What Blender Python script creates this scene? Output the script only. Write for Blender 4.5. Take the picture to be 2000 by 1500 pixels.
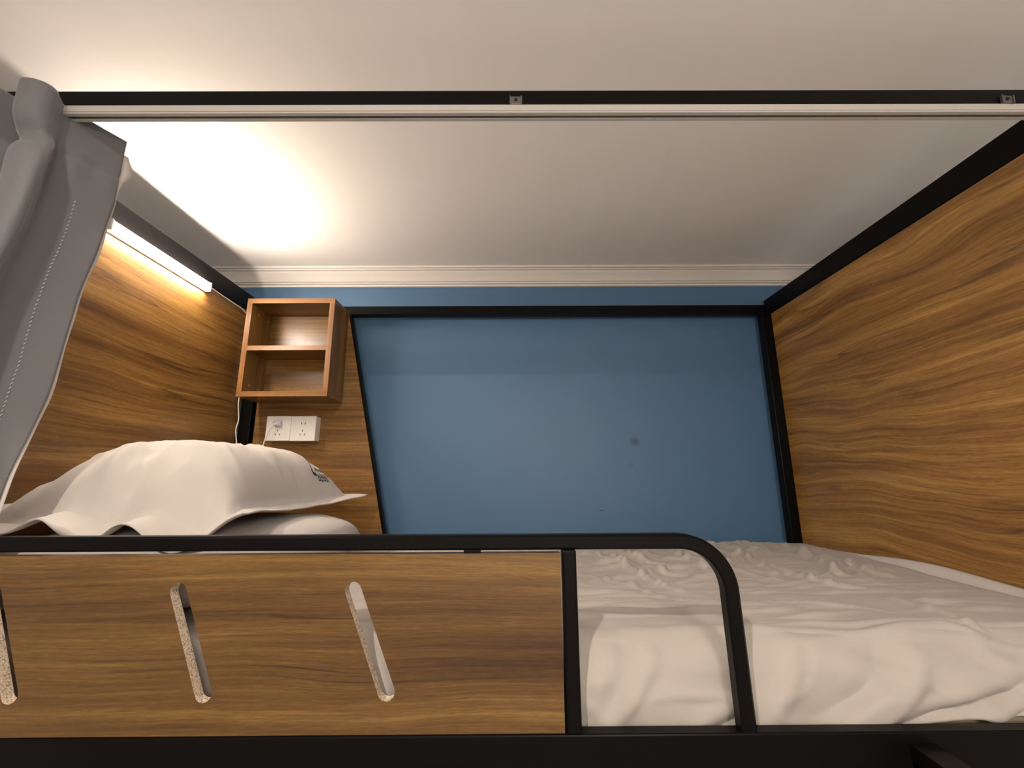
import bpy, bmesh, math, random
from mathutils import Vector, Matrix, noise

for o in list(bpy.data.objects):
    bpy.data.objects.remove(o, do_unlink=True)
scene = bpy.context.scene
COL = scene.collection
H = 1.75                      # eye height above the floor; all heights below are relative to the eye

# ------------------------------------------------------------------ camera
FPX, PIT, YAW, ROL = 853.85, 0.2141, -0.0044, 0.0056
cam_data = bpy.data.cameras.new('camera')
cam_data.sensor_fit = 'HORIZONTAL'
cam_data.sensor_width = 36.0
cam_data.lens = FPX / 2000 * 36.0
cam_data.clip_start = 0.01
cam = bpy.data.objects.new('camera', cam_data)
COL.objects.link(cam)
_r0 = Vector((math.cos(YAW), math.sin(YAW), 0))
_fw = Vector((-math.sin(YAW) * math.cos(PIT), math.cos(YAW) * math.cos(PIT), math.sin(PIT)))
_u0 = Vector((math.sin(YAW) * math.sin(PIT), -math.cos(YAW) * math.sin(PIT), math.cos(PIT)))
_r = math.cos(ROL) * _r0 - math.sin(ROL) * _u0
_u = math.sin(ROL) * _r0 + math.cos(ROL) * _u0
cam.matrix_world = Matrix(((_r.x, _u.x, -_fw.x, 0), (_r.y, _u.y, -_fw.y, 0), (_r.z, _u.z, -_fw.z, H), (0, 0, 0, 1)))
scene.camera = cam

# ------------------------------------------------------------------ world and exposure
world = bpy.data.worlds.new('world')
scene.world = world
world.use_nodes = True
world.node_tree.nodes['Background'].inputs[0].default_value = (0.05, 0.045, 0.04, 1)
world.node_tree.nodes['Background'].inputs[1].default_value = 0.2
vs = scene.view_settings
vs.view_transform = 'Standard'
vs.look = 'None'
vs.gamma = 1.0
vs.exposure = 2.12
vs.use_curve_mapping = False

STRIP_STRENGTH = 41.0         # emission of the strip lamp's diffuser
CEILING_WATT = 5.0            # the small ceiling spot behind the camera
FILL_GLOBE_STRENGTH = 11.2          # added globe for fill light, unseen behind the camera
LAMP_COL = (1.0, 0.85, 0.71)
SPOT_COL = (1.0, 0.87, 0.75)

# ------------------------------------------------------------------ dimensions (metres, relative to the eye)
XL, XR = -0.9863, 1.0137      # inner faces of the two end panels
YF, YB = 0.6287, 1.5954       # front of the front rails, front of the back beam
ZT = 0.626                    # underside of the top rails
ZCEIL = 0.83
YWALL = 1.66

# ------------------------------------------------------------------ node helpers
class NT:
    def __init__(s, name):
        s.m = bpy.data.materials.new(name)
        s.m.use_nodes = True
        s.t = s.m.node_tree
        s.b = s.t.nodes['Principled BSDF']
    def n(s, typ, **kw):
        nd = s.t.nodes.new(typ)
        for k, v in kw.items():
            setattr(nd, k, v)
        return nd
    def put(s, sock, v):
        if hasattr(v, 'is_linked') or isinstance(v, bpy.types.NodeSocket):
            s.t.links.new(v, sock)
        else:
            sock.default_value = v
    def math(s, op, a, b=0.0, c=None, clamp=False):
        nd = s.n('ShaderNodeMath', operation=op, use_clamp=clamp)
        s.put(nd.inputs[0], a); s.put(nd.inputs[1], b)
        if c is not None: s.put(nd.inputs[2], c)
        return nd.outputs[0]
    def xyz(s, x, y, z):
        nd = s.n('ShaderNodeCombineXYZ')
        s.put(nd.inputs[0], x); s.put(nd.inputs[1], y); s.put(nd.inputs[2], z)
        return nd.outputs[0]
    def obj(s):
        sp = s.n('ShaderNodeSeparateXYZ')
        tc = s.n('ShaderNodeTexCoord')
        s.t.links.new(tc.outputs['Object'], sp.inputs[0])
        return sp.outputs
    def objvec(s):
        return s.n('ShaderNodeTexCoord').outputs['Object']
    def noise(s, vec, scale=1.0, detail=2.0, rough=0.5, dist=0.0):
        nd = s.n('ShaderNodeTexNoise')
        s.put(nd.inputs['Vector'], vec)
        nd.inputs['Scale'].default_value = scale
        nd.inputs['Detail'].default_value = detail
        nd.inputs['Roughness'].default_value = rough
        nd.inputs['Distortion'].default_value = dist
        return nd.outputs['Fac']
    def ramp(s, fac, stops):
        nd = s.n('ShaderNodeValToRGB')
        el = nd.color_ramp.elements
        while len(el) < len(stops): el.new(0.5)
        for e, (p, c) in zip(el, stops):
            e.position = p
            e.color = (*c, 1) if len(c) == 3 else c
        s.put(nd.inputs[0], fac)
        return nd.outputs[0]
    def mix(s, fac, a, b, typ='MIX'):
        nd = s.n('ShaderNodeMix', data_type='RGBA', blend_type=typ)
        s.put(nd.inputs[0], fac)
        for sock, v in ((nd.inputs[6], a), (nd.inputs[7], b)):
            s.put(sock, (*v, 1) if isinstance(v, tuple) and len(v) == 3 else v)
        return nd.outputs[2]
    def bump(s, h, strength, dist=0.001):
        nd = s.n('ShaderNodeBump')
        nd.inputs['Strength'].default_value = strength
        nd.inputs['Distance'].default_value = dist
        s.put(nd.inputs['Height'], h)
        s.t.links.new(nd.outputs[0], s.b.inputs['Normal'])
    def base(s, c, rough=0.5, metal=0.0, spec=0.5):
        s.put(s.b.inputs['Base Color'], (*c, 1) if isinstance(c, tuple) and len(c) == 3 else c)
        s.put(s.b.inputs['Roughness'], rough)
        s.b.inputs['Metallic'].default_value = metal
        s.b.inputs['Specular IOR Level'].default_value = spec
        return s

MATS = {}
def wood(along, across, seed, rough=0.34, gain=1.0, waves=0.05, bands=13.0, red=0.0):
    key = ('wood', along, across, seed)
    if key in MATS: return MATS[key]
    w = NT('walnut_laminate_%d' % len(MATS))
    xyz = w.obj()
    A = w.math('ADD', xyz['XYZ'.index(along)], seed * 3.17)
    B = w.math('ADD', xyz['XYZ'.index(across)], seed * 1.31)
    warp = w.noise(w.xyz(w.math('MULTIPLY', A, 1.5), w.math('MULTIPLY', B, 2.4), seed), 1, 2)
    warp2 = w.noise(w.xyz(w.math('MULTIPLY', A, 5.0), w.math('MULTIPLY', B, 11.0), seed + 4), 1, 2)
    B2 = w.math('ADD', B, w.math('MULTIPLY', w.math('SUBTRACT', warp, 0.5), waves * 5))
    B2 = w.math('ADD', B2, w.math('MULTIPLY', w.math('SUBTRACT', warp2, 0.5), waves * 0.45))
    broad = w.noise(w.xyz(w.math('MULTIPLY', A, 0.55), w.math('MULTIPLY', B2, bands), seed), 1, 4, 0.6)
    mid = w.noise(w.xyz(w.math('MULTIPLY', A, 1.8), w.math('MULTIPLY', B2, bands * 5.5), seed + 3), 1, 4, 0.65)
    lines = w.noise(w.xyz(w.math('MULTIPLY', A, 0.8), w.math('MULTIPLY', B2, bands * 1.7), seed + 9), 1, 2, 0.5)
    fibre = w.noise(w.xyz(w.math('MULTIPLY', A, 8.0), w.math('MULTIPLY', B2, 260.0), seed + 2), 1, 4, 0.75)
    flake = w.noise(w.xyz(w.math('MULTIPLY', A, 55.0), w.math('MULTIPLY', B2, 620.0), seed + 5), 1, 2, 0.6)
    g = gain
    tone = w.math('ADD', w.math('MULTIPLY', broad, 0.62), w.math('MULTIPLY', mid, 0.38))
    c = w.ramp(tone, [(0.36, (0.105 * g, 0.047 * g, 0.013 * g)), (0.46, (0.185 * g, 0.090 * g, 0.024 * g)),
                      (0.54, (0.260 * g, 0.135 * g, 0.035 * g)), (0.66, (0.390 * g, 0.220 * g, 0.060 * g))])
    d = w.math('ABSOLUTE', w.math('SUBTRACT', lines, 0.5))
    dark = w.math('SUBTRACT', 1.0, w.math('MULTIPLY', d, 55.0, clamp=True), clamp=True)
    gate = w.noise(w.xyz(w.math('MULTIPLY', A, 2.2), w.math('MULTIPLY', B2, 9.0), seed + 7), 1, 1)
    gate = w.math('MULTIPLY', w.math('SUBTRACT', gate, 0.42), 5.0, clamp=True)
    c = w.mix(w.math('MULTIPLY', w.math('MULTIPLY', dark, gate), 0.75), c, (0.050 * g, 0.027 * g, 0.013 * g))
    f = w.math('MULTIPLY_ADD', fibre, 1.5, 0.25)
    c = w.mix(1.0, c, w.xyz(f, f, f), 'MULTIPLY')
    fl = w.math('MULTIPLY_ADD', flake, 0.9, 0.55)
    c = w.mix(1.0, c, w.xyz(fl, fl, fl), 'MULTIPLY')
    if red:
        c = w.mix(red, c, (0.40 * g, 0.155 * g, 0.055 * g))
    w.base(c, rough)
    w.bump(fibre, 0.10, 0.0006)
    MATS[key] = w.m
    return w.m

def plain(name, c, rough=0.5, metal=0.0, spec=0.5, tex=0.0, tscale=400, var=0.0):
    if name in MATS: return MATS[name]
    w = NT(name)
    col = c
    v = w.objvec()
    n = w.noise(v, 14, 4)
    if var:
        f = w.math('MULTIPLY_ADD', n, 2 * var, 1 - var)
        col = w.mix(1.0, c, w.xyz(f, f, f), 'MULTIPLY')
    w.base(col, w.math('MULTIPLY_ADD', n, 0.10, rough - 0.05), metal, spec)
    if tex:
        w.bump(w.noise(v, tscale, 3), tex, 0.0005)
    MATS[name] = w.m
    return w.m

def emit(name, c, strength):
    w = NT(name)
    w.base((0.9, 0.9, 0.9), 0.4)
    w.b.inputs['Emission Color'].default_value = (*c, 1)
    w.b.inputs['Emission Strength'].default_value = strength
    return w.m

def cloth(name, c, weave=900, rough=0.85, fold=0.25, sheen=0.1):
    if name in MATS: return MATS[name]
    w = NT(name)
    v = w.objvec()
    n = w.noise(v, 9, 4)
    f = w.math('MULTIPLY_ADD', n, 0.08, 0.96)
    w.base(w.mix(1.0, c, w.xyz(f, f, f), 'MULTIPLY'), rough, 0, 0.25)
    w.b.inputs['Sheen Weight'].default_value = sheen
    h = w.math('ADD', w.math('MULTIPLY', w.noise(v, weave, 2), 0.15), w.math('MULTIPLY', w.noise(v, 38, 4, 0.6), 0.9))
    w.bump(h, fold, 0.002)
    MATS[name] = w.m
    return w.m

# ------------------------------------------------------------------ object helpers
def root(o):
    while o.parent: o = o.parent
    return o
def tag(o, label, cat, group=None):
    o['label'] = label; o['category'] = cat
    if group: o['group'] = group
    return o
def thing(name, base, label, cat, group=None):
    o = bpy.data.objects.new(name, None)
    o.empty_display_size = 0.05
    COL.objects.link(o)
    o.location = (base[0], base[1], base[2] + H)
    o['wloc'] = (base[0], base[1], base[2])
    return tag(o, label, cat, group)
def link(name, bm, mat, parent=None, label=None, smooth=False, kind=None):
    bmesh.ops.recalc_face_normals(bm, faces=bm.faces)
    xs = [v.co for v in bm.verts]
    lo = Vector((min(v.x for v in xs), min(v.y for v in xs), min(v.z for v in xs)))
    hi = Vector((max(v.x for v in xs), max(v.y for v in xs), max(v.z for v in xs)))
    org = Vector(((lo.x + hi.x) / 2, (lo.y + hi.y) / 2, lo.z))
    for v in bm.verts: v.co -= org
    me = bpy.data.meshes.new(name)
    bm.to_mesh(me); bm.free()
    for m in (mat if isinstance(mat, (list, tuple)) else [mat]): me.materials.append(m)
    if smooth:
        for p in me.polygons: p.use_smooth = True
    o = bpy.data.objects.new(name, me)
    COL.objects.link(o)
    if parent is not None:
        o.parent = parent
        o.location = org - Vector(parent['wloc'])
    else:
        o.location = org + Vector((0, 0, H))
    o['wloc'] = tuple(org)
    if label: o['label'] = label
    if kind: o['kind'] = kind
    return o
def box(bm, x0, x1, y0, y1, z0, z1, bev=0.0, seg=2):
    r = bmesh.ops.create_cube(bm, size=1)
    vs_ = r['verts']
    for v in vs_:
        v.co = Vector((x0 + (v.co.x + .5) * (x1 - x0), y0 + (v.co.y + .5) * (y1 - y0), z0 + (v.co.z + .5) * (z1 - z0)))
    if bev:
        es = list({e for v in vs_ for e in v.link_edges})
        bmesh.ops.bevel(bm, geom=es, offset=bev, segments=seg, affect='EDGES', profile=0.5)
    return bm
def bx(*a, **k):
    return box(bmesh.new(), *a, **k)
def tube(bm, pts, r, sides=10, cap=True):
    pts = [Vector(p) for p in pts]
    rings = []
    up = Vector((0.13, 0.27, 0.95)).normalized()
    for i, p in enumerate(pts):
        d = (pts[min(i + 1, len(pts) - 1)] - pts[max(i - 1, 0)]).normalized()
        a = d.cross(up)
        if a.length < 1e-4: a = d.cross(Vector((1, 0, 0)))
        a.normalize(); b = d.cross(a).normalized()
        rings.append([bm.verts.new(p + r * (math.cos(2 * math.pi * k / sides) * a + math.sin(2 * math.pi * k / sides) * b)) for k in range(sides)])
    for q, s in zip(rings, rings[1:]):
        for k in range(sides):
            bm.faces.new((q[k], q[(k + 1) % sides], s[(k + 1) % sides], s[k]))
    if cap:
        bm.faces.new(rings[0]); bm.faces.new(rings[-1])
    return bm
def smooth_path(pts, n=8):
    pts = [Vector(p) for p in pts]
    P = [2 * pts[0] - pts[1]] + pts + [2 * pts[-1] - pts[-2]]
    out = []
    for i in range(1, len(P) - 2):
        for k in range(n):
            t = k / n
            a, b, c, d = P[i - 1], P[i], P[i + 1], P[i + 2]
            out.append(0.5 * ((2 * b) + (c - a) * t + (2 * a - 5 * b + 4 * c - d) * t * t + (3 * b - a - 3 * c + d) * t ** 3))
    out.append(pts[-1])
    return out
def prism(bm, poly, axis, a0, a1):
    """extrude a closed 2-D polygon along an axis ('x': poly is (y,z); 'y': poly is (x,z); 'z': poly is (x,y))"""
    def mk(p, a):
        return {'x': (a, p[0], p[1]), 'y': (p[0], a, p[1]), 'z': (p[0], p[1], a)}[axis]
    A = [bm.verts.new(mk(p, a0)) for p in poly]
    B = [bm.verts.new(mk(p, a1)) for p in poly]
    n = len(poly)
    for i in range(n):
        bm.faces.new((A[i], A[(i + 1) % n], B[(i + 1) % n], B[i]))
    bm.faces.new(A); bm.faces.new(B)
    return bm
def disc(bm, c, axis, r, h, n=20):
    c = Vector(c); ax = Vector(axis).normalized()
    a = ax.orthogonal().normalized(); b = ax.cross(a)
    R0 = [bm.verts.new(c + r * (math.cos(2 * math.pi * k / n) * a + math.sin(2 * math.pi * k / n) * b)) for k in range(n)]
    R1 = [bm.verts.new(v.co + ax * h) for v in R0]
    for k in range(n):
        bm.faces.new((R0[k], R0[(k + 1) % n], R1[(k + 1) % n], R1[k]))
    bm.faces.new(R0); bm.faces.new(R1)
    return bm
def grid(bm, P, closed=False):
    """P[i][j] -> vertices joined to quads"""
    V = [[bm.verts.new(p) for p in row] for row in P]
    for i in range(len(V) - 1):
        for j in range(len(V[0]) - 1):
            bm.faces.new((V[i][j], V[i + 1][j], V[i + 1][j + 1], V[i][j + 1]))
    return V
def struct(name, bm, mat, label=None):
    o = link(name, bm, mat)
    o['kind'] = 'structure'
    return o
def nz(x, y=0.0, z=0.0):
    return noise.noise(Vector((x, y, z)))
def sstep(a, b, x):
    t = max(0.0, min(1.0, (x - a) / (b - a)))
    return t * t * (3 - 2 * t)

# ------------------------------------------------------------------ materials
def ceiling_mat():
    w = NT('ceiling_paint')
    v = w.objvec()
    x = w.obj()
    streak = w.noise(w.xyz(w.math('MULTIPLY', x[0], 9.0), w.math('MULTIPLY', x[1], 1.2), 0.0), 1, 4, 0.6)
    f = w.math('MULTIPLY_ADD', streak, 0.06, 0.97)
    w.base(w.mix(1.0, (0.87, 0.845, 0.82), w.xyz(f, f, f), 'MULTIPLY'), 0.75, 0, 0.3)
    w.bump(w.math('ADD', streak, w.math('MULTIPLY', w.noise(v, 220, 3), 0.05)), 0.12, 0.004)
    return w.m
def wall_mat():
    w = NT('blue_paint')
    v = w.objvec()
    x = w.obj()
    n = w.noise(v, 6, 4)
    f = w.math('MULTIPLY_ADD', n, 0.10, 0.95)
    c = w.mix(1.0, (0.078, 0.168, 0.295), w.xyz(f, f, f), 'MULTIPLY')
    # scuffs on the paint: a round smudge, a faint one below it and a short dark scratch
    for (px, pz, rx, rz, amt) in STAINS:
        dx = w.math('DIVIDE', w.math('SUBTRACT', x[0], px), rx)
        dz = w.math('DIVIDE', w.math('SUBTRACT', x[2], pz), rz)
        d2 = w.math('ADD', w.math('MULTIPLY', dx, dx), w.math('MULTIPLY', dz, dz))
        k = w.math('MULTIPLY', w.math('SUBTRACT', 1.0, d2, clamp=True), amt)
        c = w.mix(k, c, (0.02, 0.03, 0.04))
    w.base(c, 0.45, 0, 0.4)
    w.bump(w.noise(v, 260, 3), 0.08, 0.001)
    return w.m
def chip_mat():
    w = NT('raw_particle_board')
    v = w.objvec()
    c = w.ramp(w.noise(v, 420, 3, 0.7), [(0.34, (0.20, 0.13, 0.08)), (0.5, (0.55, 0.45, 0.34)), (0.66, (0.72, 0.62, 0.50))])
    w.base(c, 0.85, 0, 0.2)
    w.bump(w.noise(v, 420, 3, 0.7), 0.5, 0.001)
    return w.m
_wb = (0.0, YWALL, -H)         # object origin of the back wall: stain positions are relative to it
STAINS = [(0.4707, 0.135 + H, 0.024, 0.021, 0.5), (0.45, 0.049 + H, 0.013, 0.011, 0.22), (0.3325, -0.114 + H, 0.013, 0.0024, 0.9)]

BLACK = plain('black_powder_coat', (0.0036, 0.0033, 0.0033), 0.36, 0, 0.10, 0.06, 900)
WHITE_PLASTIC = plain('white_plastic', (0.80, 0.78, 0.75), 0.35)
WHITE_METAL = plain('white_enamel', (0.50, 0.475, 0.445), 0.4)
STEEL = plain('zinc_steel', (0.20, 0.19, 0.185), 0.38, 0.85)
DARK = plain('dark_hole', (0.01, 0.01, 0.01), 0.7)
LINEN = cloth('white_cotton', (0.430, 0.396, 0.364), 900, .85, .20)
SHEET = cloth('white_fitted_sheet', (0.60, 0.565, 0.535), 900, .85, .05)
LINEN2 = cloth('white_cotton_pillow', (0.535, 0.503, 0.470), 900, 0.85, 0.15)
GREY = cloth('grey_blackout_cloth', (0.150, 0.153, 0.160), 700, 0.6, 0.12, 0.25)
LINING = cloth('pale_lining_cloth', (0.62, 0.58, 0.55), 700, 0.8, 0.1)
CHIP = chip_mat()

# ================================================================== the room
RX0, RX1, RY0 = -2.3, 2.3, -1.5
ROOMW = plain('white_wall_paint', (0.80, 0.79, 0.77), 0.7, 0, 0.3, 0.05, 200, 0.03)
FLOORM = plain('pale_floor_tile', (0.62, 0.60, 0.57), 0.35, 0, 0.5, 0.03, 60, 0.05)
struct('floor', bx(RX0, RX1, RY0, YWALL, -H - 0.04, -H), FLOORM)
struct('ceiling', bx(RX0 - .05, RX1 + .05, RY0 - .05, YWALL + .05, ZCEIL, ZCEIL + 0.04), ceiling_mat())
wall_back = bx(RX0, RX1, YWALL, YWALL + 0.05, -H, ZCEIL)
struct('wall_back', wall_back, wall_mat())
struct('wall_front', bx(RX0, RX1, RY0 - 0.05, RY0, -H, ZCEIL), ROOMW)
struct('wall_left', bx(RX0 - 0.05, RX0, RY0, YWALL, -H, ZCEIL), ROOMW)
struct('wall_right', bx(RX1, RX1 + 0.05, RY0, YWALL, -H, ZCEIL), ROOMW)
# moulded cornice in the corner of back wall and ceiling
prof = [(1.660, .830), (1.598, .830), (1.598, .8235), (1.607, .8222), (1.607, .8202), (1.602, .8195), (1.602, .8158), (1.613, .8142), (1.613, .8118),
        (1.6180, .8070), (1.6270, .7990), (1.6360, .7895), (1.6410, .7835), (1.6490, .7822), (1.6490, .7802), (1.6440, .7796), (1.6440, .7762),
        (1.6550, .7748), (1.6550, .7730), (1.6500, .7724), (1.6500, .7660), (1.660, .7655)]
struct('trim_1', prism(bmesh.new(), prof, 'x', RX0, RX1), plain('cornice_plaster', (0.78, 0.745, 0.71), 0.6, 0, 0.35))

# ================================================================== the bunk bed
bed = thing('bunk_bed', (0.0137, 1.1, -H), 'black steel framed bunk bed with walnut board panels at both ends', 'bunk bed')
def part(name, bm, mat=BLACK, parent=bed, **k):
    return link(name, bm, mat, parent, **k)
RB = 0.0022
# top frame
part('front_top_rail', bx(XL - .04, XR + .04, YF + .001, YF + .031, ZT, .6562, RB))
part('back_top_rail', bx(XL + .042, XR - .036, YB, YB + .035, .6235, .6585, RB))
part('side_top_rail', bx(XL - .04, XL, YF + .031, 1.634, ZT, .692, RB))
part('side_top_rail', bx(XR, XR + .04, YF + .031, 1.634, ZT - .002, .690, RB))
# corner posts
part('corner_post', bx(XL, XL + .042, YB - .012, YB + .036, -H, ZT + .03, RB))
part('corner_post', bx(XR - .036, XR, YB, YB + .036, -H, ZT + .032, RB))
part('corner_post', bx(XL - .04, XL - .002, YF + .001, YF + .036, -H, ZT, RB))
part('corner_post', bx(XR + .002, XR + .04, YF + .001, YF + .036, -H, ZT, RB))
# end panels
part('end_panel', bx(XL - .016, XL, YF + .04, YB - .013, -.42, ZT - .002, .0008), wood('Y', 'Z', 3, .30, 1.08, .012, 13))  # left panel's tone raised a little to stand in for lens flare
part('end_panel', bx(XR, XR + .016, YF + .04, YB + .034, -.42, ZT - .004, .0008), wood('Y', 'Z', 8, .27, 1.30, .030, 11))
# board behind the shelf, its right edge cut on the slant
bb = [(-.929, -.335), (-.4105, -.335), (-.6180, .6225), (-.929, .6225)]
part('back_board', prism(bmesh.new(), bb, 'y', 1.586, 1.600), wood('X', 'Z', 5, .36, .92, .012, 15))
sl = [(-.4095, -.335), (-.4005, -.335), (-.6085, .6225), (-.6172, .6225)]
part('board_edge_strip', prism(bmesh.new(), sl, 'y', 1.588, 1.612))  # dark strip along the board's slanted right edge
# lower rails
part('front_side_rail', bx(XL - .04, XR + .04, YF, YF + .0205, -.41, -.3136, RB))
part('back_side_rail', bx(XL + .042, XR - .036, YB + .004, YB + .03, -.41, -.3136, RB))
part('end_rail', bx(XL - .04, XL - .017, YF + .037, YB, -.42, -.36, RB))
part('end_rail', bx(XR + .017, XR + .04, YF + .037, YB, -.42, -.36, RB))
# plywood under the mattress
part('bed_board', bx(XL + .004, XR - .004, .6740, 1.582, -.336, -.3160, .0015),
     plain('pale_plywood', (0.56, 0.45, 0.30), 0.6, 0, 0.3, 0.2, 120, 0.1), label='pale plywood base under the mattress')

# guard rail: square tube bent down into a post at its right end
def sweep_xz(bm, path, half, y0, y1, ch=0.003):
    """rectangular tube along a path in the xz plane"""
    sec = [(-half + ch, y0), (half - ch, y0), (half, y0 + ch), (half, y1 - ch), (half - ch, y1), (-half + ch, y1), (-half, y1 - ch), (-half, y0 + ch)]
    rings = []
    for i, (x, z) in enumerate(path):
        a = path[max(i - 1, 0)]; b = path[min(i + 1, len(path) - 1)]
        dx, dz = b[0] - a[0], b[1] - a[1]
        l = math.hypot(dx, dz); nx, nz_ = -dz / l, dx / l
        rings.append([bm.verts.new((x + nx * q, y, z + nz_ * q)) for q, y in sec])
    n = len(sec)
    for r0, r1 in zip(rings, rings[1:]):
        for k in range(n):
            bm.faces.new((r0[k], r0[(k + 1) % n], r1[(k + 1) % n], r1[k]))
    bm.faces.new(rings[0]); bm.faces.new(rings[-1])
    return bm
zc, xc, R = -.0848, .2968, .066
path = [(XL - .002, zc + .001), (-.5, zc + .0008), (0.0, zc)] + [(xc - R + R * math.sin(t), zc - R + R * math.cos(t)) for t in [math.pi / 2 * k / 18 for k in range(19)]] + [(xc + .002, -.23), (xc + .0035, -.3136)]
part('guard_rail', sweep_xz(bmesh.new(), path, .0098, YF, YF + .022))
part('guard_post', bx(.0695, .0888, YF, YF + .022, -.3136, -.0946, .003))
part('guard_spacer', bx(-.0645, -.0416, YF + .003, YF + .019, -.0990, -.0942, .0005))

# guard panel with three slanted slots
def guard_panel():
    bm = bmesh.new()
    x0, x1, z0, z1 = -.985, .0672, -.3130, -.0988
    loops = [[(x0, z0), (x1, z0), (x1, z1), (x0, z1)]]
    for cx in (-.6655, -.4190, -.1857, -.912):
        p = Vector((cx - .0255, -.1445)); q = Vector((cx + .0255, -.2655)); r = .0108
        d = (q - p).normalized(); n = Vector((-d.y, d.x))
        lp = []
        for k in range(13):
            t = math.pi * k / 12
            lp.append(p + r * (math.cos(t) * n * -1 - math.sin(t) * d))
        for k in range(13):
            t = math.pi * k / 12
            lp.append(q + r * (math.cos(t) * n + math.sin(t) * d))
        loops.append([(v.x, v.y) for v in lp])
    y0, y1 = YF + .002, YF + .0175
    def face_layer(y):
        es = []; L = []
        for lp in loops:
            vs_ = [bm.verts.new((x, y, z)) for x, z in lp]
            L.append(vs_)
            for i in range(len(vs_)):
                es.append(bm.edges.new((vs_[i], vs_[(i + 1) % len(vs_)])))
        bmesh.ops.triangle_fill(bm, use_beauty=True, use_dissolve=False, edges=es)
        return L
    A = face_layer(y0); B = face_layer(y1)
    for li, (a, b) in enumerate(zip(A, B)):
        for i in range(len(a)):
            f = bm.faces.new((a[i], a[(i + 1) % len(a)], b[(i + 1) % len(a)], b[i]))
            f.material_index = 1 if li else 0
    return bm
part('guard_panel', guard_panel(), [wood('X', 'Z', 12, .36, .51, .011, 17), CHIP])

# ladder: flat steel stile hooked on the front of the lower rail, its top corner in view
def ladder():
    bm = bmesh.new()
    P0 = Vector((.452, YF - .001, -.3265)); D = Vector((.02, -.62, -1.35)).normalized()
    pts = [(0, 0), ]
    x0, x1 = .497, .530
    poly = [(YF, -.3262), (YF - .045, -.3275), (YF - .052, -.333), (YF - .30, -1.70), (YF - .335, -1.70), (YF - .075, -.352), (YF - .062, -.347), (YF, -.3455)]
    prism(bm, poly, 'x', x0, x1)
    return bm
part('ladder_stile', ladder())

# ================================================================== mattress and bedding
mb = bx(XL + .004, XR - .004, .706, 1.583, -.3160, -.2285, .020, 4)
mat_o = tag(link('mattress', mb, SHEET, None, smooth=True), 'thin white mattress in the bed, bare strip along the right panel', 'mattress')

DPROF = [(.6615, -.336), (.6655, -.30), (.671, -.265), (.685, -.241), (.705, -.229), (.73, -.2245), (1.576, -.226)]
_S = [0.0]
for a, b in zip(DPROF, DPROF[1:]): _S.append(_S[-1] + math.hypot(b[0] - a[0], b[1] - a[1]))
CREASES=[([(0.673, 0.83), (0.646, 0.64), (0.603, 0.461)], 0.005, 0.009),
([(0.671, 0.661), (0.645, 0.459), (0.668, 0.365), (0.697, 0.348)], 0.007, 0.009),
([(0.903, 0.955), (0.851, 0.759), (0.755, 0.51), (0.749, 0.457)], 0.007, 0.01),
([(0.938, 0.868), (0.869, 0.619), (0.854, 0.47)], 0.005, 0.012),
([(0.438, 0.276), (0.518, 0.259), (0.581, 0.237), (0.624, 0.214)], 0.004, 0.007),
([(0.694, 0.278), (0.699, 0.205), (0.692, 0.131)], 0.004, 0.006),
([(0.398, 0.18), (0.487, 0.186), (0.564, 0.205)], 0.003, 0.007),
([(0.435, 0.108), (0.522, 0.12), (0.64, 0.135), (0.684, 0.116)], 0.004, 0.008),
([(0.22, 0.791), (0.282, 0.659), (0.301, 0.476), (0.334, 0.346)], 0.006, 0.008),
([(0.345, 0.589), (0.379, 0.493), (0.465, 0.561)], 0.005, 0.008),
([(0.329, 0.862), (0.342, 0.672), (0.407, 0.614)], 0.005, 0.009),
([(0.468, 0.791), (0.481, 0.668), (0.474, 0.508)], 0.005, 0.008),
([(0.566, 0.883), (0.586, 0.742), (0.545, 0.565)], 0.005, 0.009),
([(0.133, 0.306), (0.233, 0.318), (0.322, 0.286), (0.383, 0.271)], 0.0035, 0.007),
([(0.128, 0.229), (0.24, 0.242), (0.359, 0.22)], 0.0025, 0.006),
([(0.182, 0.489), (0.253, 0.391), (0.29, 0.28)], 0.0035, 0.007),
([(0.196, 0.089), (0.173, 0.062), (0.148, 0.035), (0.125, 0.019)], 0.006, 0.009),
([(0.307, 0.026), (0.27, 0.009), (0.247, 0.0)], -0.008, 0.008),
([(0.31, 0.04), (0.269, 0.025), (0.238, 0.005)], 0.005, 0.009),
([(0.568, 0.086), (0.537, 0.052), (0.481, 0.027), (0.416, 0.01)], 0.009, 0.012),
([(0.698, 0.065), (0.649, 0.043), (0.556, 0.016), (0.47, 0.0)], -0.009, 0.011),
([(0.733, 0.09), (0.67, 0.062), (0.601, 0.041), (0.53, 0.021)], 0.006, 0.012),
([(0.704, 0.035), (0.667, 0.014), (0.621, 0.0)], 0.007, 0.009),
([(0.734, 0.052), (0.702, 0.031), (0.656, 0.003)], -0.006, 0.008),
([(0.40, 0.105), (0.385, 0.075), (0.36, 0.045), (0.33, 0.012)], 0.006, 0.012),
([(0.52, 0.10), (0.495, 0.070), (0.455, 0.040), (0.40, 0.014)], -0.006, 0.012),
([(0.143, 0.095), (0.12, 0.069), (0.112, 0.044)], 0.005, 0.01)]
def dprof(s):
    s = max(0.0, min(_S[-1] - 1e-6, s))
    for i in range(len(_S) - 1):
        if s <= _S[i + 1]: break
    t = (s - _S[i]) / (_S[i + 1] - _S[i])
    return DPROF[i][0] + t * (DPROF[i + 1][0] - DPROF[i][0]), DPROF[i][1] + t * (DPROF[i + 1][1] - DPROF[i][1])
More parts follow.
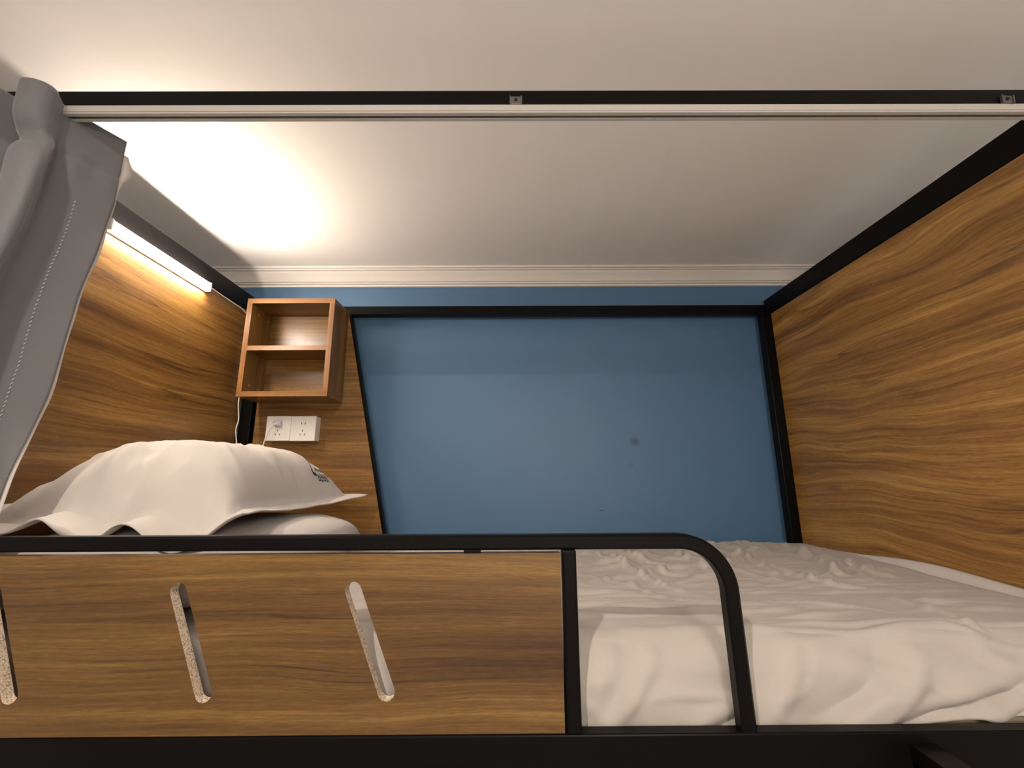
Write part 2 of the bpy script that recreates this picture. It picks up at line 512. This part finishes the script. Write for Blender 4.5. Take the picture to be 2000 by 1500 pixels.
def dprof_s(s):      # smoothed point and normal
    pts = [dprof(s + d) for d in (-.012, -.006, 0, .006, .012)]
    y = sum(p[0] for p in pts) / 5; z = sum(p[1] for p in pts) / 5
    a, b = dprof(s - .012), dprof(s + .012)
    dy, dz = b[0] - a[0], b[1] - a[1]
    l = math.hypot(dy, dz) or 1
    return y, z, -dz / l, dy / l
def seg_dist(px, py, a, b):
    ax, ay = a; bx_, by = b
    dx, dy = bx_ - ax, by - ay
    L = dx * dx + dy * dy
    t = max(0, min(1, ((px - ax) * dx + (py - ay) * dy) / L))
    return math.hypot(px - ax - t * dx, py - ay - t * dy), t
CB = []
for pts, h, w in CREASES:
    sm = smooth_path([(a, b, 0) for a, b in pts], 4)
    sm = [(v.x, v.y) for v in sm]
    m = 3.2 * w
    CB.append((sm, h, w, min(p[0] for p in sm) - m, max(p[0] for p in sm) + m, min(p[1] for p in sm) - m, max(p[1] for p in sm) + m))
def duvet_h(x, s):
    front = 1 - sstep(.05, .17, s)
    top = 1 - front
    h = .010 * nz(x * 5.5 + 3, s * 6, 1.3) * (0.35 + .65 * front)
    h += .0055 * nz(x * 13 + s * 6, s * 15, 4.1)
    # long soft wrinkles in the middle of the bed, diagonal ones towards the back
    back = sstep(.28, .55, s)
    p = x * .80 + s * .55; q = -x * .55 + s * .80
    wob = .35 * nz(x * 7, s * 7, 9)
    r1 = 1 - abs(nz(p * 2.4 + wob, q * 12 + wob, 2.2)) * 2.4
    r2 = 1 - abs(nz(x * 2.4 + wob * .6, s * 26, 6.6)) * 2
    r3 = 1 - abs(nz(q * 4 + wob, p * 13 + wob, 12.2)) * 2
    h += back * (0.0140 * max(0, r1) ** 4 + .0042 * max(0, r3) ** 4)
    h += top * (1 - .6 * back) * .0065 * max(0, r2) ** 4
    h += front * (.009 * nz(x * 11 + s * 9, s * 12, 3.3) + .0045 * max(0, 1 - 2.2 * abs(nz(x * 9 + s * 14, s * 10 - x * 5, 21.3))) ** 2)
    for sm, hh, w, xa, xb, sa, sb in CB:
        if xa < x < xb and sa < s < sb:
            d, k = 9, 0
            n = len(sm) - 1
            for i in range(n):
                e, t = seg_dist(x, s, sm[i], sm[i + 1])
                if e < d: d, k = e, (i + t) / n
            h += (1.9 if s > .12 else 1.35) * hh * math.exp(-(d / ((.85 if s > .12 else 1.15) * w)) ** (1.4 if s > .11 else 1.8)) * (.35 + .65 * math.sin(math.pi * min(1, max(0, .08 + .84 * k))))
    return h
def duvet_edge(y):
    return .944 + .061 * sstep(.80, 1.50, y) + .002 * nz(y * 9, 2)
def duvet():
    bm = bmesh.new()
    NX, rows = 330, []
    ss = [0.20 * k / 70 for k in range(70)] + [0.20 + (_S[-1] - .20) * k / 170 for k in range(171)]
    for s in ss:
        y, z, ny, nz_ = dprof_s(s)
        xe = duvet_edge(y)
        x0 = -.385 + .01 * nz(y * 6, 7)
        row = []
        for i in range(NX):
            x = x0 + (xe - x0) * i / (NX - 1)
            h = duvet_h(x, s)
            if h < 0: h *= .25 + .75 * sstep(.0, .04, s)
            h *= .12 + .88 * sstep(.0, .16, xe - x + .10 * (1 - sstep(.02, .12, s)))
            hem = (1 - sstep(0, .06, s)) * (.019 * sstep(.42, .66, x) + .002 * nz(x * 9, 0, 8))
            edge = sstep(0, .02, xe - x)
            row.append((x, max(y + ny * (h - .002), .6535 if z < -.29 else -1), max(z + nz_ * h + hem, -.2255 if y > .74 else -1) - .0015 * (1 - edge)))
        rows.append(row)
    grid(bm, rows)
    return bm
dv = link('duvet', duvet(), LINEN, None, smooth=True)
tag(dv, 'crumpled white cotton duvet spread over the mattress', 'duvet')
md = dv.modifiers.new('thickness', 'SOLIDIFY'); md.thickness = 0.006; md.offset = -1

# the fitted sheet rides up the right panel beside the duvet
def tucked(i, j):
    y = .74 + (1.578 - .74) * j / 60
    x0 = duvet_edge(y) - .03
    t = i / 8
    x = x0 + (XR - .0015 - x0) * t
    return (x, y, -.2292 + (.0035 + .019 * math.exp(-((y - 1.13) / .20) ** 2)) * sstep(.35, 1.0, t))
bm = bmesh.new(); grid(bm, [[tucked(i, j) for j in range(61)] for i in range(9)])
ts = link('tucked_sheet', bm, SHEET, mat_o, smooth=True, label='smooth white sheet riding up the right panel')
md = ts.modifiers.new('thickness', 'SOLIDIFY'); md.thickness = .002; md.offset = -1

# ---- pillows
def pillow_mesh(fn, N=84, M=64):
    bm = bmesh.new()
    top = [[bm.verts.new(fn(i / N, j / M, 1)) for j in range(M + 1)] for i in range(N + 1)]
    bot = [[bm.verts.new(fn(i / N, j / M, -1)) for j in range(M + 1)] for i in range(N + 1)]
    for V in (top, bot):
        for i in range(N):
            for j in range(M):
                bm.faces.new((V[i][j], V[i + 1][j], V[i + 1][j + 1], V[i][j + 1]))
    for i in range(N):
        for j in (0, M):
            bm.faces.new((top[i][j], top[i + 1][j], bot[i + 1][j], bot[i][j]))
    for j in range(M):
        for i in (0, N):
            bm.faces.new((top[i][j], top[i][j + 1], bot[i][j + 1], bot[i][j]))
    return bm
def puff(q, e=2.6, k=.62):
    q = abs(q)
    return (1 - q ** e) ** k if q < 1 else 0.0
def lower_pillow(s, t, side):
    # s along the depth of the bed, t across
    a, b = 2 * s - 1, 2 * t - 1
    c = puff(a, 3.6, .45) * puff(b, 4.0, .40)
    a *= math.sqrt(1 - .30 * b * b); b *= math.sqrt(1 - .30 * a * a)
    s, t = (a + 1) / 2, (b + 1) / 2
    k = .035 * (1 - abs(a) ** 2 * abs(b) ** 2)
    y = .700 + (1.425 - .700) * s - k * a * .3
    x = -.955 + (.538) * t
    z = -.160 + .004 * t
    h = .072 * c if side > 0 else -.066 * c
    z += h + .003 * nz(x * 16, y * 16, side) * c + side * .0012
    return (x, y, z)
lp = link('pillow', pillow_mesh(lower_pillow), LINEN2, None, smooth=True)
tag(lp, 'plain white pillow underneath, its rounded end peeking out by the slanted board', 'pillow', 'white pillows')

def upper_base(s, t):
    # edge sheet of the pillowcase: s = 0 at the front, 1 at the back wall; t = 0 at the left panel, 1 towards the foot of the bed
    FL = Vector((-.972, .752, -.046)); FR = Vector((-.452, .765, -.047))
    BL = Vector((-.962, 1.475, -.030)); BR = Vector((-.462, 1.462, -.047))
    p = (FL * (1 - t) + FR * t) * (1 - s) + (BL * (1 - t) + BR * t) * s
    p.x -= .055 * math.sin(math.pi * s) ** 1.2 * t ** 2       # the long right edge bows in
    p.z -= .020 * math.sin(math.pi * s) * t ** 4
    fr = (1 - sstep(0, .17, s))
    # the front flange hangs down in waves
    wave = -.040 * (1 - sstep(.45, .75, t)) - .068 * math.exp(-((t - .82) / .12) ** 2) - .016 * math.exp(-((t - .55) / .07) ** 2) + .026 * math.exp(-((t - .36) / .06) ** 2)
    p.z += fr * wave
    p.y -= fr * .018 * math.exp(-((t - .72) / .16) ** 2)
    return p
FS, FT = .075, .095          # flange widths
def upper_pillow(s, t, side, lift=0.0):
    p = upper_base(s, t)
    a = (2 * s - 1) / (1 - FS * 2); b = (2 * t - 1) / (1 - FT * 2)
    c = puff(a, 3.0 if a < 0 else 3.4, .55 if a < 0 else .50) * puff(b, 3.2 if b < 0 else 2.8, .46 if b < 0 else .55)
    if side > 0:
        h = .128 * c * (1 + .16 * s * t)
        # soft dents and pull wrinkles that fan out from the seam
        h += c * .016 * nz(p.x * 5 + 1, p.y * 5, .7)
        h += c * .0060 * max(0.0, 1 - 2.6 * abs(nz(p.x * 8 + 3, p.y * 15 + p.x * 9, 8.8))) ** 3
        rim = sstep(.55, .95, max(abs(a), abs(b))) * (1 - sstep(1.0, 1.12, max(abs(a), abs(b))))
        th = p.y * 1.0 if abs(b) > abs(a) else p.x
        h += .0020 * rim * nz(th * 60, 3.1, max(abs(a), abs(b)) * 3)
        # two big folds running down the front slope
        f = (1 - sstep(.12, .32, s)) * 1.6
        h += f * (.017 * math.exp(-((t - (.30 + .32 * (0.5 - s))) / .045) ** 2) - .017 * math.exp(-((t - (.40 + .34 * (0.5 - s))) / .05) ** 2)
                  + .013 * math.exp(-((t - (.60 - .25 * (.5 - s))) / .05) ** 2) - .013 * math.exp(-((t - .16) / .06) ** 2)) * (0.25 + .75 * min(1, c * 2))
        z = p.z + h + .0014 + lift
    else:
        z = max(p.z - .016 * c, -.084 + .02 * (1 - c)) - .0014 if c > .3 else p.z - .016 * c - .0014
    z += .0035 * nz(s * 9, t * 9, 5)
    return (p.x, p.y, z)
up = link('pillow', pillow_mesh(lambda s, t, d: upper_pillow(s, t, d), 130, 110), LINEN2, None, smooth=True)
tag(up, 'plump white pillow with flat flange hem and black printed emblem, lying on top', 'pillow', 'white pillows')
# stitched seam between cushion and flange
def ring_path(k=0.0):
    pts = []
    s0, s1, t0, t1 = FS, 1 - FS, FT, 1 - FT
    for i in range(60): pts.append((s0 + (s1 - s0) * i / 60, t1))
    for i in range(40): pts.append((s1, t1 - (t1 - t0) * i / 40))
    for i in range(60): pts.append((s1 - (s1 - s0) * i / 60, t0))
    for i in range(41): pts.append((s0, t0 + (t1 - t0) * i / 40))
    return [upper_pillow(s, t, 1, .0004) for s, t in pts]
link('seam', tube(bmesh.new(), ring_path(), .0011, 6), LINEN2, up, smooth=True)
# printed emblem: an open frame with two rows of small characters
def strip(bm, a, b, w):
    a = Vector((a[0], a[1])); b = Vector((b[0], b[1]))
    d = (b - a); n = Vector((-d.y / .50, d.x / .72)); n = n / (n.length or 1)
    N = 10
    L = []
    for i in range(N + 1):
        p = a + d * i / N
        ns = Vector((n.x * w / .72, n.y * w / .50))
        L.append((bm.verts.new(upper_pillow(p.x + ns.x, p.y + ns.y, 1, .0008)), bm.verts.new(upper_pillow(p.x - ns.x, p.y - ns.y, 1, .0008))))
    for (p, q), (r, t) in zip(L, L[1:]):
        bm.faces.new((p, q, t, r))
def em(p, q):                # emblem coordinates -> pillow coordinates (p along the text, q up the frame)
    return (.725 + .085 * p + .055 * q, .855 - .130 * q)
def emblem():
    bm = bmesh.new()
    def st(a, b, w): strip(bm, em(*a), em(*b), w)
    st((0, 1.7), (0, 0), .0024)
    st((0, 0), (.30, 0), .0034)
    st((0, 1.7), (1.5, 1.7), .0024)
    st((1.5, 1.7), (1.5, 0), .0024)
    for row, (q0, q1) in enumerate(((.16, .34), (-.16, .06))):
        p = .40
        while p < 1.25:
            st((p, q0), (p, q1), .0013)
            st((p, (q0 + q1) / 2), (p + .13, (q0 + q1) / 2), .0013)
            st((p + .13, q0), (p + .13, q1), .0013)
            st((p, q0 if row else q1), (p + .13, q0 if row else q1), .0013)
            p += .22
    return bm
link('printed_emblem', emblem(), plain('black_print', (0.012, 0.012, 0.014), .7), up, label='black printed emblem')

# ================================================================== shelf box on the back board
cab = thing('shelf_box', (-.7705, 1.517, .2765), 'small open walnut shelf box with two compartments above the white sockets', 'shelf')
CX0, CX1, CY0, CY1, CZ0, CZ1, TH = -.9245, -.6170, 1.450, 1.585, .2765, .6285, .0175
def wpart(name, *a, seed, al='X', ac='Y', parent=cab):
    return link(name, bx(*a, bev=.0007), wood(al, ac, seed, .32, .78, .006, 22), parent)
wpart('top_panel', CX0, CX1, CY0, CY1, CZ1 - TH, CZ1, seed=41)
wpart('bottom_panel', CX0, CX1, CY0, CY1, CZ0, CZ0 + TH, seed=42)
ls = wpart('side_panel', CX0, CX0 + TH, CY0, CY1, CZ0 + TH + .0002, CZ1 - TH - .0002, seed=43, al='Z')
wpart('side_panel', CX1 - TH, CX1, CY0, CY1, CZ0 + TH + .0002, CZ1 - TH - .0002, seed=44, al='Z')
wpart('divider_shelf', CX0 + TH, CX1 - TH, CY0 + .0006, CY1 - .006, .4385, .4385 + .0165, seed=45)
wpart('back_panel', CX0 + TH, CX1 - TH, CY1 - .006, CY1 - .0005, CZ0 + TH, CZ1 - TH, seed=46, ac='Z')
EDGE = wood('X', 'Z', 47, .38, 1.0, .004, 30, .20)
EDGEV = wood('Z', 'X', 48, .38, 1.0, .004, 30, .20)
EB = .0009
for nm, a in (('edge_band', (CX0, CX1, CZ1 - TH, CZ1)), ('edge_band', (CX0, CX1, CZ0, CZ0 + TH)), ('edge_band', (CX0 + TH, CX1 - TH, .4385, .455))):
    link(nm, bx(a[0], a[1], CY0 - EB, CY0 + .0002, a[2], a[3]), EDGE, cab)
for a in ((CX0, CX0 + TH), (CX1 - TH, CX1)):
    link('edge_band', bx(a[0], a[1], CY0 - EB, CY0 + .0002, CZ0 + TH, CZ1 - TH), EDGEV, cab)
for y, z in ((1.4927, .5825), (1.5541, .5800), (1.487, .3223), (1.5416, .317)):
    bm = disc(bmesh.new(), (CX0 + TH, y, z), (1, 0, 0), .0042, .0012)
    disc(bm, (CX0 + TH + .0012, y, z), (1, 0, 0), .0022, .0004, 6)
    link('screw_cap', bm, plain('brown_screw_cap', (0.36, 0.25, 0.17), .35), cab)
bm = disc(bmesh.new(), (-.8585, 1.5433, CZ1 - TH), (0, 0, -1), .0045, .0016)
link('screw_cap', bm, STEEL, cab)

# ================================================================== sockets
def socket(x0, x1, z0, z1, label):
    t = thing('wall_socket', ((x0 + x1) / 2, 1.5655, z0), label, 'socket', 'white sockets on the back board')
    link('back_box', bx(x0 + .001, x1 - .001, 1.5555, 1.586, z0 + .001, z1 - .001, .002), WHITE_PLASTIC, t)
    fp = link('face_plate', bx(x0, x1, 1.545, 1.5555, z0, z1, .0025, 3), WHITE_PLASTIC, t)
    cx, h = (x0 + x1) / 2, z1 - z0
    def hole(x, z, w, hh, ang=0):
        bm = bx(-w / 2, w / 2, 1.5446, 1.546, -hh / 2, hh / 2)
        bmesh.ops.rotate(bm, verts=bm.verts, cent=(0, 0, 0), matrix=Matrix.Rotation(ang, 3, 'Y'))
        bmesh.ops.translate(bm, verts=bm.verts, vec=(x, 0, z))
        link('pin_hole', bm, DARK, fp)
    for sx in (-1, 1): hole(cx + sx * .0063, z1 - .0265, .0022, .0075)
    hole(cx, z1 - .052, .0022, .0070)
    for sx in (-1, 1): hole(cx + sx * .0078, z1 - .0655, .0022, .0070, sx * math.radians(30))
    return t
socket(-.8640, -.7775, .1355, .2235, 'left white wall socket, with a white plug and cable in it')
socket(-.7770, -.6885, .1345, .2230, 'right white wall socket, empty, under the open shelf box')

# ================================================================== strip lamp with its cable and plug
LY0, LY1 = .957, 1.319
lamp = thing('strip_lamp', (XL + .011, (LY0 + LY1) / 2, .596), 'glowing white strip lamp under the black rail on the left panel', 'lamp')
hb = [(XL, .5965), (XL + .0070, .5965), (XL + .0070, .5990), (XL + .005, .5990), (XL + .005, .6255), (XL, .6255)]
bm = bmesh.new()
prism(bm, hb, 'y', LY0 + .004, LY1 - .004)
link('housing', bm, plain('lamp_aluminium', (0.66, 0.63, 0.60), .4, .3), lamp)
dm = emit('lamp_diffuser', LAMP_COL, STRIP_STRENGTH)
db = [(XL + .0052, .5992), (XL + .0185, .5992), (XL + .0218, .6030), (XL + .0218, .6185), (XL + .0180, .6240), (XL + .0120, .6255), (XL + .0052, .6255)]
link('diffuser', prism(bmesh.new(), db, 'y', LY0 + .004, LY1 - .004), dm, lamp)
for a, b in ((LY0, LY0 + .004), (LY1 - .004, LY1)):
    link('end_cap', bx(XL, XL + .0225, a, b, .596, .626, .0008), WHITE_PLASTIC, lamp)
cp = smooth_path([(XL + .010, LY1, .612), (XL + .007, 1.345, .6185), (XL + .0045, 1.395, .6180), (XL + .0045, 1.46, .6160), (XL + .006, 1.518, .612),
                  (XL + .012, 1.548, .585), (XL + .014, 1.556, .48), (XL + .012, 1.556, .36), (XL + .010, 1.552, .276), (XL + .012, 1.562, .215),
                  (XL + .008, 1.560, .176), (XL + .012, 1.568, .130), (XL + .020, 1.570, .06), (-.935, 1.560, .02), (-.900, 1.545, .03), (-.868, 1.537, .09),
                  (-.8570, 1.531, .126), (-.8470, 1.527, .158), (-.8340, 1.526, .184), (-.8180, 1.529, .1965)], 8)
link('cable', tube(bmesh.new(), cp, .0021, 8), WHITE_PLASTIC, lamp, smooth=True)
pm = NT('milky_plug_plastic'); pm.base((0.72, 0.69, 0.74), .25)
pm.b.inputs['Transmission Weight'].default_value = .25
pl = bx(-.8330, -.8070, 1.529, 1.5447, .1860, .2060, .004, 3)
link('plug', pl, pm.m, lamp)

# ================================================================== curtain track
tr = thing('curtain_track', (.0137, YF + .009, .6095), 'white metal curtain track screwed under the black front top rail', 'curtain track')
ty0, ty1, tz0, tz1 = YF + .0005, YF + .0185, .6095, .6258
tp = [(ty0, tz0), (ty0 + .0064, tz0), (ty0 + .0064, tz0 + .002), (ty0 + .002, tz0 + .002), (ty0 + .002, tz1 - .002), (ty1 - .002, tz1 - .002),
      (ty1 - .002, tz0 + .002), (ty1 - .0052, tz0 + .002), (ty1 - .0052, tz0), (ty1, tz0), (ty1, tz1), (ty0, tz1)]
link('channel', prism(bmesh.new(), tp, 'x', XL + .004, XR - .004), WHITE_METAL, tr)
link('lip', bx(XL + .004, XR - .004, ty0 - .0012, ty0, tz0 + .0035, tz1 - .001, .0004), WHITE_METAL, tr)
for cx, rot in ((.0121, 0.0), (.856, 0.10), (-.80, 0.0)):
    bm = bx(-.0105, .0105, YF - .0022, YF + .0006, -.009, .0065, .0006)
    for sx in (-1, 1): box(bm, sx * .0095 - .001, sx * .0095 + .001, YF - .004, YF - .002, -.009, .0065)
    bmesh.ops.rotate(bm, verts=bm.verts, cent=(0, 0, 0), matrix=Matrix.Rotation(rot, 3, 'Y'))
    bmesh.ops.translate(bm, verts=bm.verts, vec=(cx, 0, .6335))
    c = link('clip', bm, STEEL, tr, label='small steel clip')
    link('screw', disc(bmesh.new(), (cx, YF - .0022, .6335), (0, -1, 0), .0030, .0012, 12), DARK, c)

# ================================================================== curtain
PLAN = [(-.722, .712), (-.735, .684), (-.748, .655), (-.7570, .632), (-.7490, .614), (-.7400, .598), (-.7460, .583), (-.7680, .576), (-.7830, .586),
        (-.7880, .612), (-.7950, .640), (-.8120, .640), (-.8230, .610), (-.8330, .580), (-.8560, .572), (-.8800, .590), (-.8850, .630), (-.9050, .645),
        (-.9200, .610), (-.9320, .580), (-.9550, .578), (-.972, .60)]
PL = smooth_path([(a, b, 0) for a, b in PLAN], 7)
CZT, CZB = .626, -.205
def curtain_pt(u, z):
    i = u * (len(PL) - 1); k = min(int(i), len(PL) - 2); f = i - k
    p = PL[k] * (1 - f) + PL[k + 1] * f
    x, y = p.x, p.y
    d = CZT - z
    head = sstep(.545, .50, z) if False else 1 - sstep(.49, .55, z)
    x -= .118 * max(0, .50 - z)
    # below the pleated header the cloth relaxes: folds open a little and wander
    r0 = sstep(.0, .14, u)
    x += head * .010 * nz(u * 9, z * 4, 1) * r0 + head * .018 * r0 * math.exp(-((u - .30) / .10) ** 2)
    y += head * (.012 * nz(u * 7 + 4, z * 5, 2))
    pinch = math.exp(-((z - .535) / .022) ** 2)
    y += pinch * (.640 - y) * .30 * r0
    x += pinch * .006 * nz(u * 30, 1)
    crease = math.exp(-((z - .548 + .006 * nz(u * 25, 8)) / .005) ** 2)
    x -= .0035 * crease; y += .002 * crease
    # pocket hem of the header stands out a little, small puckers along the inner edge
    x += .0022 * (1 - sstep(0, .05, u)) * nz(z * 14, 4)
    y += .0012 * nz(u * 40, z * 25, 6) * sstep(0, .1, u)
    low = 1 - sstep(-.02, .16, z)
    y = y * (1 - low) + (.682 + (y - .64) * .18) * low      # inside the guard panel further down
    y = max(y, .660) if z < .0 else y
    return (x, y, z)
cur = thing('curtain', (-.84, .65, CZB), 'grey blackout curtain bunched up at the left end of the white track', 'curtain')
NU, NZ_ = 150, 130
rows = [[curtain_pt(i / NU, CZT - (CZT - CZB) * j / NZ_) for j in range(NZ_ + 1)] for i in range(NU + 1)]
bm = bmesh.new(); grid(bm, rows)
fb = link('drape', bm, GREY, cur, smooth=True)
md = fb.modifiers.new('thickness', 'SOLIDIFY'); md.thickness = .0016; md.offset = 0
# pale lining: sewn to the back, its border shows along the inner edge
def lining_pt(v, z):
    # v = 0 just beyond the inner edge, v = 1 further back behind the drape
    x, y, _ = curtain_pt(.10 * max(0.0, v - .12), z)
    ax, ay, _ = curtain_pt(0.0, z); bx_, by, _ = curtain_pt(.05, z)
    tx, ty = ax - bx_, ay - by
    l = math.hypot(tx, ty); tx, ty = tx / l, ty / l
    out = (.0045 + .014 * math.exp(-((z - .570) / .026) ** 2) + .002 * nz(z * 11, 2)) * max(0.0, 1 - v / .12)
    off = .0045
    return (x + tx * out - ty * off, y + ty * out + tx * off, z)
bm = bmesh.new()
grid(bm, [[lining_pt(i / 12, .600 - (.600 - CZB) * j / 120) for j in range(121)] for i in range(13)])
ln = link('lining', bm, LINING, cur, smooth=True, label='pale lining along the inner edge')
md = ln.modifiers.new('thickness', 'SOLIDIFY'); md.thickness = .0012; md.offset = 0
# hem stitching
bm = bmesh.new()
z = .47
while z > -.1:
    p = Vector(curtain_pt(.072, z)); q = Vector(curtain_pt(.0745, z - .0035)); 
    tube(bm, [p + Vector((.0009, -.0012, 0)), q + Vector((.0009, -.0012, 0))], .0006, 5)
    z -= .0072
link('hem_stitching', bm, plain('pale_thread', (.45, .45, .45), .8), cur)

# ================================================================== ceiling spot behind the camera
SPX, SPY = -.40, -.42
sp = thing('ceiling_spot', (SPX, SPY, ZCEIL - .012), 'small white recessed ceiling spot behind the viewer', 'lamp')
bm = bmesh.new()
ringp = [(.030, 0), (.045, 0), (.045, -.006), (.040, -.010), (.030, -.004)]
N = 32
V = [[bm.verts.new((SPX + r * math.cos(2 * math.pi * k / N), SPY + r * math.sin(2 * math.pi * k / N), ZCEIL + h)) for r, h in ringp] for k in range(N)]
for k in range(N):
    for i in range(len(ringp)):
        j = (i + 1) % len(ringp)
        bm.faces.new((V[k][i], V[(k + 1) % N][i], V[(k + 1) % N][j], V[k][j]))
link('trim_ring', bm, WHITE_METAL, sp, smooth=True)
link('lens', disc(bmesh.new(), (SPX, SPY, ZCEIL), (0, 0, -1), .0295, .003, 32), emit('spot_lens', SPOT_COL, 3.0), sp)
ld = bpy.data.lights.new('ceiling_spot_light', 'AREA')
ld.shape = 'DISK'; ld.size = .045; ld.energy = CEILING_WATT; ld.color = SPOT_COL
lo = bpy.data.objects.new('ceiling_spot_light', ld)
COL.objects.link(lo)
lo.parent = sp
lo.location = (0, 0, .008)

# unseen hanging globe, added behind the camera as guessed fill light
PX, PY, PZ, PR = .45, -.85, .30, .13
pt = thing('added_fill_globe', (PX, PY, PZ - PR), 'added white fill light globe, unseen behind the viewer', 'lamp')
bm = bmesh.new()
bmesh.ops.create_uvsphere(bm, u_segments=32, v_segments=20, radius=PR, matrix=Matrix.Translation((PX, PY, PZ)))
link('globe', bm, emit('fill_glow', SPOT_COL, FILL_GLOBE_STRENGTH), pt, smooth=True)
link('fill_cord', tube(bmesh.new(), [(PX, PY, PZ + PR), (PX, PY, ZCEIL - .02)], .003, 8), WHITE_PLASTIC, pt)
link('fill_rose', disc(bmesh.new(), (PX, PY, ZCEIL), (0, 0, -1), .05, .02, 28), WHITE_PLASTIC, pt)
